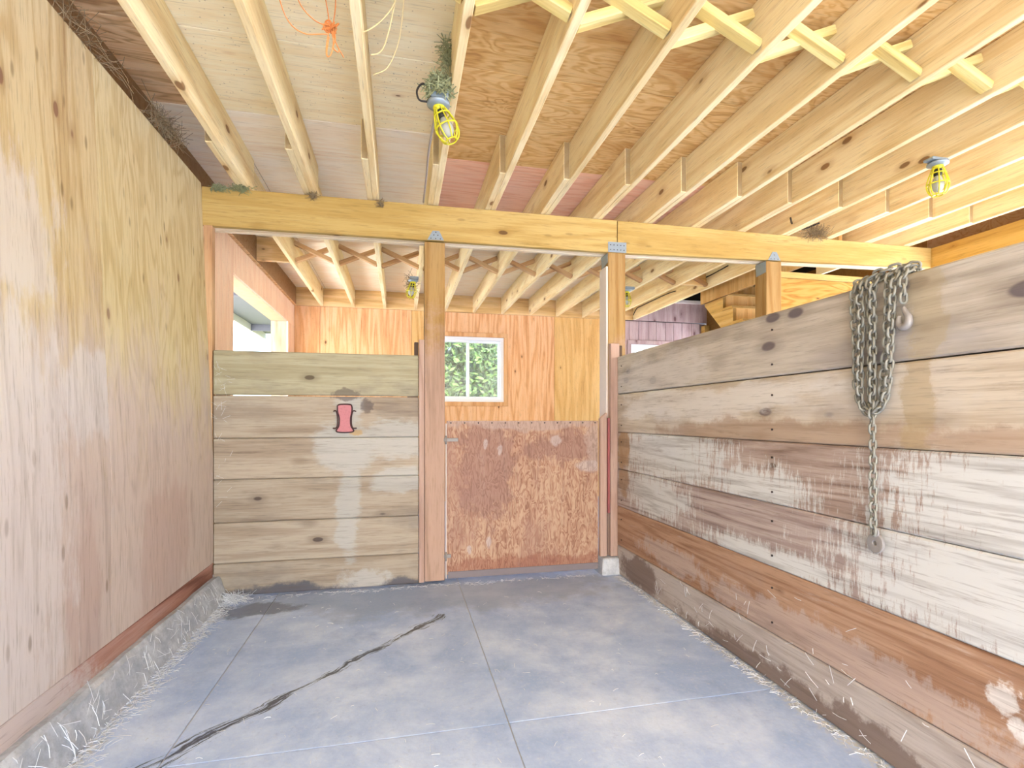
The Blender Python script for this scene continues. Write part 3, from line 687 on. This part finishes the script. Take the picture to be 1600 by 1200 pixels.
# faded red fitting on it
fx, fz = -.362, 1.155
sb = root('wall_bracket', (fx, 3.60, fz), 'small faded pink hourglass-shaped metal plate with dark rods on the plank partition', 'bracket')
def hg(s):
    return [(fx + s * a, 3.5995, fz + b) for a, b in ((-.045, .085), (-.028, .094), (.030, .094), (.045, .082), (.046, .045), (.037, .0), (.040, -.05), (.056, -.078), (.048, -.090), (0, -.094), (-.044, -.090), (-.052, -.078), (-.036, -.05), (-.033, .0), (-.044, .045))]
extrude_poly('plate', hg(1.), PINKP, (0, -.012, 0), sb, bev=.003)
tube('rim', catmull([(x, 3.587, z) for x, _, z in hg(1.02)] + [(hg(1.02)[0][0], 3.587, hg(1.02)[0][2])], 3)[:-1], .0045, RUST, sb, 6, closed=True)
for s_ in (-1, 1):
    tube('side_rod', catmull([(fx + s_ * .072, 3.598, fz + .048), (fx + s_ * .055, 3.585, fz + .050), (fx + s_ * .046, 3.580, fz + .02), (fx + s_ * .044, 3.580, fz - .03), (fx + s_ * .052, 3.582, fz - .062), (fx + s_ * .075, 3.598, fz - .066)], 5), .0042, RUST, sb)

# ------------------------------------------------------------------ gate
gt = root('stall_gate', (.88, 3.63, 0), 'reddish worn plywood stall gate between the two posts', 'gate')
gp_ = box('panel', (.322, 3.615, .055), (1.452, 3.645, 1.138), GATE, gt, bev=.002)
box('gap_light_strip', (.3135, 3.612, .03), (.3205, 3.65, 1.12), WHITEP, gt, bev=.001)  # white strip painting the light in the gap beside the gate
box('bottom_rail', (.33, 3.605, .03), (1.45, 3.6145, .078), plain('grimy_gate_rail', (132, 124, 128), .85), gt)
nails(gp_, [(.35 + i * .098, 3.613, 1.124) for i in range(12)], .006)
for z in (1.005, .19):
    h = box('hinge', (.300, 3.600, z - .012), (.40 if z > .5 else .35, 3.614, z + .012), HOOKM, gt, bev=.002)
    tube('hinge_pin', [(.313, 3.592, z - .03), (.313, 3.592, z + .03)], .007, HOOKM, h, 8)

# ------------------------------------------------------------------ dividing wall (right)
dv = root('dividing_wall', (1.6, 1.5, 0), 'long plank dividing wall with limewashed and brown boards on the right', 'partition')
zd = [.008, .218, .508, .784, 1.055, 1.338, 1.613]
for i in range(6):
    ya, yb = -.70, 3.555
    k = 5 - i
    g = {1: .005, 0: 0}.get(k, .0025)
    jit = random.uniform(-.003, .003)
    hexa('plank', [(1.58 + jit, ya, zd[i]), (1.62, ya, zd[i]), (1.62, ya, zd[i + 1] - g), (1.58 + jit, ya, zd[i + 1] - g)],
         [(1.58, yb, zd[i]), (1.62, yb, zd[i]), (1.62, yb, zd[i + 1] - g), (1.58, yb, zd[i + 1] - g)], DIV[k], dv, bev=.006)
for z in zd[1:6]: box('joint_light_stop', (1.622, -.7, z - .03), (1.63, 3.54, z + .03), EDGEDK, dv)  # added dark backing that keeps light out of the joints
for y in (0.2, 1.9, 3.45): box('back_stud', (1.631, y, .01), (1.668, y + .09, 1.58), CLEAT, dv)
nails(dv, [(1.578, y, zd[i] + .05 + .15 * j) for i in range(1, 6) for y in (1.93, 3.48) for j in range(2)], .005, 'x')

# ------------------------------------------------------------------ chain on the dividing wall
ch = root('steel_chain', (1.55, 1.42, 1.16), 'long grey steel chain draped in loops over the dividing wall', 'chain')
def link_mesh():
    bm = bmesh.new(); L, W_, r = .043, .029, .0043
    a = W_ / 2 - r; h = L / 2 - r - a; pts = []
    for k in range(7): t = math.pi * k / 6; pts.append((a * math.cos(t), 0, h + a * math.sin(t)))
    for k in range(7): t = math.pi + math.pi * k / 6; pts.append((a * math.cos(t), 0, -h + a * math.sin(t)))
    tube_bm(bm, pts, r, 6, True); bmesh.ops.recalc_face_normals(bm, faces=bm.faces[:])
    me = finish(bm, 'link', True); me.materials.append(CHAINM); return me
LM = link_mesh(); PITCH = .0262
def strand(pts, phase=0):
    P = catmull(pts, 16); acc = 0; want = 0; n = phase
    for a, b in zip(P, P[1:]):
        seg = (b - a).length
        while want <= acc + seg:
            q = a.lerp(b, (want - acc) / seg); t = (b - a).normalized()
            ref = Vector((0, 1, 0)) if abs(t.y) < .8 else Vector((0, 0, 1))
            s1 = (ref - t * ref.dot(t)).normalized(); s2 = t.cross(s1)
            ang = R(20) + (R(90) if n % 2 else 0) + random.uniform(-.2, .2)
            xa = s1 * math.cos(ang) + s2 * math.sin(ang); ya = t.cross(xa)
            o = link('link', LM, None, ch, q)
            o.rotation_euler = Matrix((xa, ya, t)).transposed().to_euler()
            want += PITCH; n += 1
        acc += seg
def yz(l, x=1.556, over=True):
    p = [(x, y, z) for y, z in l]
    if over: p = [(1.65, p[0][1], 1.54), (1.636, p[0][1], 1.60), (1.60, p[0][1], 1.634), (1.568, p[0][1], 1.618)] + p
    return p
strand(yz([(1.506, 1.560), (1.503, 1.505), (1.499, 1.449), (1.496, 1.381), (1.494, 1.29), (1.482, 1.215), (1.453, 1.172)], 1.561))
strand(yz([(1.468, 1.565), (1.462, 1.529), (1.461, 1.472), (1.464, 1.377), (1.467, 1.282), (1.459, 1.20), (1.432, 1.166)], 1.548), 1)
strand(yz([(1.421, 1.575), (1.419, 1.548), (1.419, 1.446), (1.419, 1.344), (1.419, 1.241), (1.421, 1.15), (1.419, 1.05), (1.418, .95), (1.417, .85), (1.417, .775)], 1.549))
strand(yz([(1.375, 1.570), (1.374, 1.534), (1.377, 1.48), (1.380, 1.389), (1.391, 1.29), (1.397, 1.225), (1.412, 1.18)], 1.560), 1)
strand(yz([(1.348, 1.565), (1.350, 1.519), (1.354, 1.462), (1.357, 1.386), (1.362, 1.297), (1.370, 1.239), (1.386, 1.194), (1.415, 1.168)], 1.550))
strand(yz([(1.447, 1.56), (1.443, 1.50), (1.441, 1.40), (1.443, 1.30), (1.440, 1.21), (1.428, 1.18)], 1.566), 1)
strand(yz([(1.321, 1.580), (1.319, 1.555), (1.319, 1.512)], 1.557))
strand([(1.585, 1.515, 1.612), (1.573, 1.48, 1.625), (1.570, 1.43, 1.640), (1.575, 1.38, 1.645), (1.590, 1.34, 1.645), (1.605, 1.30, 1.635)])
# grab hook on the short end
hk = catmull([(1.556, 1.319, 1.505), (1.556, 1.312, 1.488), (1.556, 1.301, 1.470), (1.556, 1.303, 1.450), (1.556, 1.316, 1.441), (1.556, 1.330, 1.449), (1.556, 1.334, 1.466), (1.556, 1.331, 1.480)], 5)
tube('hook', hk, [.006 + .006 * math.sin(math.pi * min(1, i / (len(hk) - 1))) for i in range(len(hk))], HOOKM, ch, 8)
# round shackle at the long end
def disc():
    bm = bmesh.new(); seg = 24; o1, i1, th = .030, .008, .006
    rings = []
    for r_, x_ in ((o1, -th), (o1, th), (i1, th), (i1, -th)):
        rings.append([bm.verts.new((x_, r_ * math.cos(2 * math.pi * k / seg), r_ * math.sin(2 * math.pi * k / seg) * (1.12 if r_ == o1 else 1))) for k in range(seg)])
    for q in range(4):
        a, b = rings[q], rings[(q + 1) % 4]
        for k in range(seg): bm.faces.new((a[k], a[(k + 1) % seg], b[(k + 1) % seg], b[k]))
    bmesh.ops.recalc_face_normals(bm, faces=bm.faces[:])
    bmesh.ops.bevel(bm, geom=[e for e in bm.edges if e.calc_face_angle(0) > 1], offset=.0015, segments=1, affect='EDGES')
    return finish(bm, 'round_eye')
link('round_eye', disc(), HOOKM, ch, (1.560, 1.417, .735))
tube('eye_loop', [(1.556, 1.417 + .012 * math.cos(t), .772 + .014 * math.sin(t)) for t in (2 * math.pi * k / 14 for k in range(14))], .0045, HOOKM, ch, 6, closed=True)

# ------------------------------------------------------------------ caged work lights
def cage_light(loc, label, tilt=(0, 0), nest=False, box_side=0):
    r = root('work_light', loc, label, 'work light', 'yellow caged work lights on the joists')
    x, y, z = loc
    lathe('base_plate', [(.02, .0), (.052, -.004), (.052, -.016), (.03, -.024), (.02, -.026)], GALV, r, (x, y, z), 20)
    rot = Matrix.Rotation(tilt[0], 3, 'X') @ Matrix.Rotation(tilt[1], 3, 'Y')
    O = Vector((x, y, z - .02))
    T = lambda p: O + rot @ Vector(p)
    prof = [(.022, 0), (.026, -.015), (.036, -.045), (.048, -.085), (.052, -.110), (.048, -.138), (.036, -.162), (.024, -.170)]
    so = lathe('socket', [(.018, .0), (.02, -.03), (.02, -.055), (.015, -.06)], SOCKET, r, O, 14); so.rotation_euler = rot.to_euler()
    bu = lathe('bulb', [(.013, -.055), (.018, -.07), (.030, -.10), (.031, -.115), (.026, -.135), (.014, -.148), (.003, -.151)], BULB, r, O, 16); bu.rotation_euler = rot.to_euler()
    co = lathe('cage', [(.024, .004), (.028, 0), (.028, -.02), (.025, -.022)], YELLOWP, r, O, 16); co.data.transform(rot.to_4x4())
    for k in range(8):
        a = 2 * math.pi * k / 8
        tube('cage_rib', catmull([T((q * math.cos(a), q * math.sin(a), h)) for q, h in prof[1:]], 2), .0036, YELLOWP, co, 5)
    for q, h in ((.0375, -.048), (.0525, -.108), (.026, -.169)):
        tube('cage_ring', [T((q * math.cos(a), q * math.sin(a), h)) for a in (2 * math.pi * k / 20 for k in range(20))], .0036, YELLOWP, co, 5, closed=True)
    return r
l1 = cage_light((.172, 2.36, 2.60), 'yellow caged work light under a mossy bird nest, nearest in the ceiling centre', (R(-6), R(-20)))
box('junction_box', (.135, 2.325, 2.602), (.215, 2.405, 2.645), GALV, l1)
l2 = cage_light((3.03, 2.36, 2.632), 'yellow caged work light at the right side of the ceiling', (R(0), R(0)))
box('mounting_strap', (2.96, 2.33, 2.633), (3.07, 2.39, 2.648), GALV, l2)
l3 = cage_light((.135, 5.50, 2.62), 'yellow caged work light half hidden behind the post left of the gate', (R(0), R(10)))
box('mounting_strap', (.10, 5.47, 2.621), (.19, 5.53, 2.652), GALV, l3)
l4 = cage_light((2.515, 5.40, 2.62), 'yellow caged work light peeping out behind the post right of the gate', (R(0), R(0)))
box('mounting_strap', (2.49, 5.37, 2.621), (2.60, 5.43, 2.652), GALV, l4)
# tangle helper: many thin strands
def tangle(name, c, rad, n, r_, mat, label, cat, ln=.12, parent=None, kind='stuff', flat=1.):
    bm = bmesh.new(); c = Vector(c)
    for i in range(n):
        p = Vector([random.gauss(0, .42) * q for q in rad]); d = Vector([random.uniform(-1, 1), random.uniform(-1, 1), random.uniform(-1, 1) * flat]).normalized()
        b = Vector([random.uniform(-1, 1) for _ in range(3)]) * ln * .3
        L = ln * random.uniform(.5, 1.2)
        tube_bm(bm, [p - d * L / 2, p + b * .5, p + d * L / 2], r_, 3)
    o = link(name, finish(bm, name), mat, parent, c)
    return tag(o, label, cat if parent is None else None, kind=kind)
tangle('bird_nest', (.175, 2.345, 2.655), (.045, .055, .035), 650, .0024, NESTM, 'mossy green-grey bird nest wedged above the nearest work light', 'nest', .09)
tangle('nest_trail', (.208, 2.33, 2.80), (.010, .025, .08), 90, .0016, NESTM, 'wispy strand of nest moss hanging along the joist above the nearest work light', 'nest', .11)
tube_o = tube('wire_loop', catmull([(.135, 2.36, 2.66), (.10, 2.36, 2.675), (.075, 2.36, 2.64), (.085, 2.36, 2.60), (.12, 2.36, 2.595)], 5), .0045, CABLE)
tag(tube_o, 'short black wire loop beside the nearest caged work light', 'wire')
tag(tube('cable', catmull([(.165, 2.40, 2.62), (.17, 2.55, 2.66), (.158, 2.9, 2.655), (.160, 3.2, 2.655), (.158, 3.6, 2.655)], 5), .006, GCABLE), 'grey cable running from the nearest work light along the joist to the beam', 'cable')
tag(tube('cable', catmull([(3.43, 7.14, 2.72), (3.43, 7.02, 2.792), (3.43, 6.87, 2.798), (3.43, 6.4, 2.80), (3.43, 6.10, 2.797), (3.43, 5.93, 2.783)], 5), .006, CABLE), 'black cable stapled along the joist left of the stairwell', 'cable')
tag(tube('cable', catmull([(3.43, 5.50, 2.822), (3.43, 5.34, 2.785), (3.43, 5.18, 2.779), (3.43, 4.86, 2.793)], 5), .006, CABLE), 'black cable stapled to a joist above the stairs, near the beam', 'cable')
tag(tube('cable', catmull([(2.90, 3.35, 2.68), (3.05, 3.5, 2.70), (3.18, 3.55, 2.69), (3.30, 3.5, 2.73)], 5), .007, CABLE), 'black cable end lying on top of the beam above the third post', 'cable')
tangle('cobweb', (3.30, 3.52, 2.66), (.10, .06, .04), 120, .0015, COBW, 'dusty cobweb tuft on the beam near the black cable end', 'cobweb', .12)
tangle('cobweb', (.12, 5.62, 2.60), (.05, .05, .12), 120, .0018, COBW, 'dusty cobweb hanging round the work light behind the post', 'cobweb', .12)
tangle('cobweb', (-1.0, 3.595, 2.635), (.06, .02, .02), 120, .002, NESTM, 'grey-green cobweb clump on the beam top by the first joist', 'cobweb', .07)
tangle('cobweb', (-1.13, 3.594, 2.625), (.05, .012, .015), 100, .002, NESTM, 'flat grey-green cobweb patch on the left end of the beam', 'cobweb', .06)
tangle('cobweb', (-.56, 3.595, 2.63), (.03, .012, .02), 60, .0016, COBW, 'small cobweb wisp on the beam under the second joist', 'cobweb', .06)
tangle('cobweb', (-.13, 3.592, 2.615), (.02, .012, .025), 40, .0016, COBW, 'small dark cobweb wisp on the beam under the third joist', 'cobweb', .06)
tangle('nest_debris', (-1.2, 3.0, 2.69), (.045, .2, .025), 120, .0013, COBW, 'grey nest debris and straw along the top of the left plywood wall', 'nest', .16)
tangle('nest_debris', (-1.22, 2.35, 2.68), (.03, .35, .02), 55, .001, COBW, 'thin cobwebs and straw trailing along the near top of the left plywood wall', 'nest', .16)

# ------------------------------------------------------------------ orange twine hanging from the ceiling
tw = root('orange_twine', (-.235, 2.0, 2.72), 'knotted orange baler twine hanging between two joists near the top edge', 'twine')
cx, cy, cz = -.27, 2.13, 2.70
bmk = bmesh.new()
for i in range(7):
    pts = [(random.gauss(0, .014), random.gauss(0, .016), random.gauss(0, .014)) for _ in range(7)]
    tube_bm(bmk, catmull(pts, 4), .0030, 5)
link('knot', finish(bmk, 'knot', True), TWINE, tw, (cx, cy, cz))
for pts in ([(0, 0, 0), (.012, .0, -.05), (.006, .0, -.10), (-.006, 0, -.118), (-.012, 0, -.10), (-.004, 0, -.04)],
            [(.01, 0, 0), (.02, 0, -.04), (.012, 0, -.08), (.03, 0, -.095), (.034, 0, -.08)],
            [(.012, 0, 0), (.02, .01, -.05), (.05, .02, -.10)],
            [(0, 0, 0), (-.012, 0, -.06), (-.014, 0, -.11), (-.005, 0, -.12)],
            [(0, 0, 0), (-.06, -.01, .012), (-.11, -.05, .05), (-.12, -.15, .12)],
            [(-.01, 0, -.03), (-.10, 0, -.04), (-.16, -.02, .0), (-.19, -.10, .10)],
            [(0, 0, 0), (-.01, -.08, .06), (-.04, -.16, .12)], [(0.01, 0, 0), (.03, -.08, .05), (.02, -.18, .12)]):
    tube('strand', catmull([(cx + a, cy + b, cz + c_) for a, b, c_ in pts], 5), .0022, TWINE, tw, 5)
tag(tube('pale_twine', catmull([(-.20, 2.14, 2.70), (-.12, 2.10, 2.69), (-.03, 2.02, 2.73), (.03, 1.9, 2.80)], 6), .0028, PALETWINE), 'pale yellow twine strand slung under the joist right of the orange knot', 'twine')
tag(tube('pale_twine', catmull([(-.118, 2.20, 2.66), (-.07, 2.17, 2.67), (-.03, 2.05, 2.72), (.0, 1.9, 2.80)], 6), .0028, PALETWINE), 'short pale twine curving up from the third joist', 'twine')
tag(tube('pale_twine', catmull([(-.115, 2.34, 2.67), (-.05, 2.30, 2.69), (.0, 2.2, 2.76), (.02, 2.0, 2.84), (.03, 1.85, 2.86)], 6), .0024, PALETWINE), 'thin pale twine loop nearest the bird nest on the ceiling', 'twine')

# ------------------------------------------------------------------ stairs behind the divider
st = root('staircase', (4.1, 5.0, 0), 'yellow wooden staircase stringers and treads seen above the dividing wall', 'staircase')
def stringer(x, y1):
    # saw-toothed board descending towards the viewer
    pts = []; rise, run = .19, .19
    ztop = 2.83; n = 7
    y, z = y1, ztop
    top = [(y, z)]
    for i in range(n):
        top.append((y - run, z)); top.append((y - run, z - rise)); y -= run; z -= rise
    low = [(y, z - .22), (y1, ztop - .24)]
    P = [(x, a, b) for a, b in top + low]
    return extrude_poly('stringer', P, STAIRW, (.038, 0, 0), st)
stringer(3.80, 5.86); stringer(4.50, 5.86)
for i in range(7):
    y = 5.86 - .19 * i; z = 2.83 - .19 * i
    if i: box('tread', (3.78, y - .20, z - 0.0), (4.56, y + .01, z + .03), STAIRW, st)
    box('riser', (3.84, y - .19, z - .19), (4.50, y - .175, z), BACKPLY2, st)
box('trimmer_board', (3.745, 3.76, 2.61), (3.783, 5.87, 2.86), BACKPLY2, st)

# ------------------------------------------------------------------ loose straw and dust
def straw(name, n, fn, mat, label, ln=(.04, .10), r_=.0012):
    bm = bmesh.new()
    for i in range(n):
        p, nrm = fn(); p = Vector(p); a = random.uniform(0, 2 * math.pi)
        u = Vector(nrm).orthogonal().normalized(); v_ = Vector(nrm).cross(u)
        d = (u * math.cos(a) + v_ * math.sin(a)); d = (d + Vector(nrm) * random.uniform(0, .22)).normalized()
        L = random.uniform(*ln); b = Vector(nrm) * random.uniform(0, .006)
        tube_bm(bm, [p + Vector(nrm) * .0015, p + d * L * .5 + b, p + d * L], r_, 3)
    o = link(name, finish(bm, name), mat); return tag(o, label, 'straw', kind='stuff')
straw('loose_straw', 900, lambda: ((-1.075 + abs(random.gauss(0, .035)), random.uniform(1.2, 3.5), .0015), (0, 0, 1)), PALESTRAW, 'pale straw and chaff littering the floor along the curb', (.015, .06), .0010)
straw('loose_straw', 130, lambda: ((lambda y, t: (-1.078 - .042 * t, y, .135 * t))(random.uniform(1.5, 3.5), random.random()), (.95, 0, .3)), PALESTRAW, 'dry straw stalks clinging to the concrete curb', (.02, .09), .0012)
straw('loose_straw', 420, lambda: ((1.572 - abs(random.gauss(0, .018)), random.uniform(1.2, 3.5), .0015), (0, 0, 1)), PALESTRAW, 'straw bits along the floor below the dividing wall', (.012, .05), .0010)
straw('loose_straw', 60, lambda: ((1.575, random.uniform(1.1, 3.0), abs(random.gauss(.1, .12)) + .02), (-1, 0, 0)), PALESTRAW, 'straw stalks stuck to the lower boards of the dividing wall', (.02, .07), .0011)
straw('loose_straw', 260, lambda: ((random.uniform(-1.0, 1.45), 3.58 - abs(random.gauss(0, .03)), .0015), (0, 0, 1)), PALESTRAW, 'chaff swept against the foot of the plank partition and gate', (.01, .045), .0010)
straw('loose_straw', 160, lambda: ((random.uniform(-.9, 1.4), random.uniform(1.3, 3.4), .0015), (0, 0, 1)), PALESTRAW, 'scattered chaff across the open concrete floor', (.008, .035), .0009)
straw('loose_straw', 300, lambda: ((-1.05 + abs(random.gauss(0, .05)), 3.55 - abs(random.gauss(0, .05)), .003 + random.random() * .03), (.3, -.3, .9)), PALESTRAW, 'heap of pale straw in the corner by the plank partition', (.02, .07), .0011)
straw('loose_straw', 40, lambda: ((-1.15 + abs(random.gauss(0, .04)), 3.598, random.uniform(.6, 1.58)), (0, -1, 0)), PALESTRAW, 'wisps of straw and web on the left end of the plank partition', (.02, .06), .0006)

# ------------------------------------------------------------------ shrubs outside the window
def shrub(loc, rx, rz, n, label):
    r = root('shrub', loc, label, 'shrub', 'leafy shrubs outside the window'); bm = bmesh.new()
    for i in range(n):
        a = random.uniform(0, 2 * math.pi); t = random.random() ** .4; ph = random.uniform(-.9, 1.)
        p = Vector((rx * t * math.cos(a) * math.sqrt(max(0.05, 1 - ph * ph * .7)), rx * .7 * t * math.sin(a) * math.sqrt(max(.05, 1 - ph * ph * .7)), rz * ph * t))
        u = Vector([random.gauss(0, 1) for _ in range(3)]).normalized(); v_ = u.orthogonal().normalized(); s_ = random.uniform(.05, .10)
        q = [p + u * s_, p + v_ * s_ * .45, p - u * s_, p - v_ * s_ * .45]
        bm.faces.new([bm.verts.new(x_) for x_ in q])
    f = link('foliage', finish(bm, 'foliage'), LEAF, r, Vector(loc) + Vector((0, 0, rz))); f['kind'] = 'stuff'
    tube('trunk', [loc, (loc[0], loc[1], loc[2] + rz * .9)], .05, BARK, r, 7)
shrub((.9, 11.3, -.08), 1.4, 1.9, 15000, 'bright green leafy shrub seen through the left pane of the window')
shrub((3.0, 13.8, -.08), 1.7, 2.1, 15000, 'denser green leafy shrub seen through the right pane of the window')
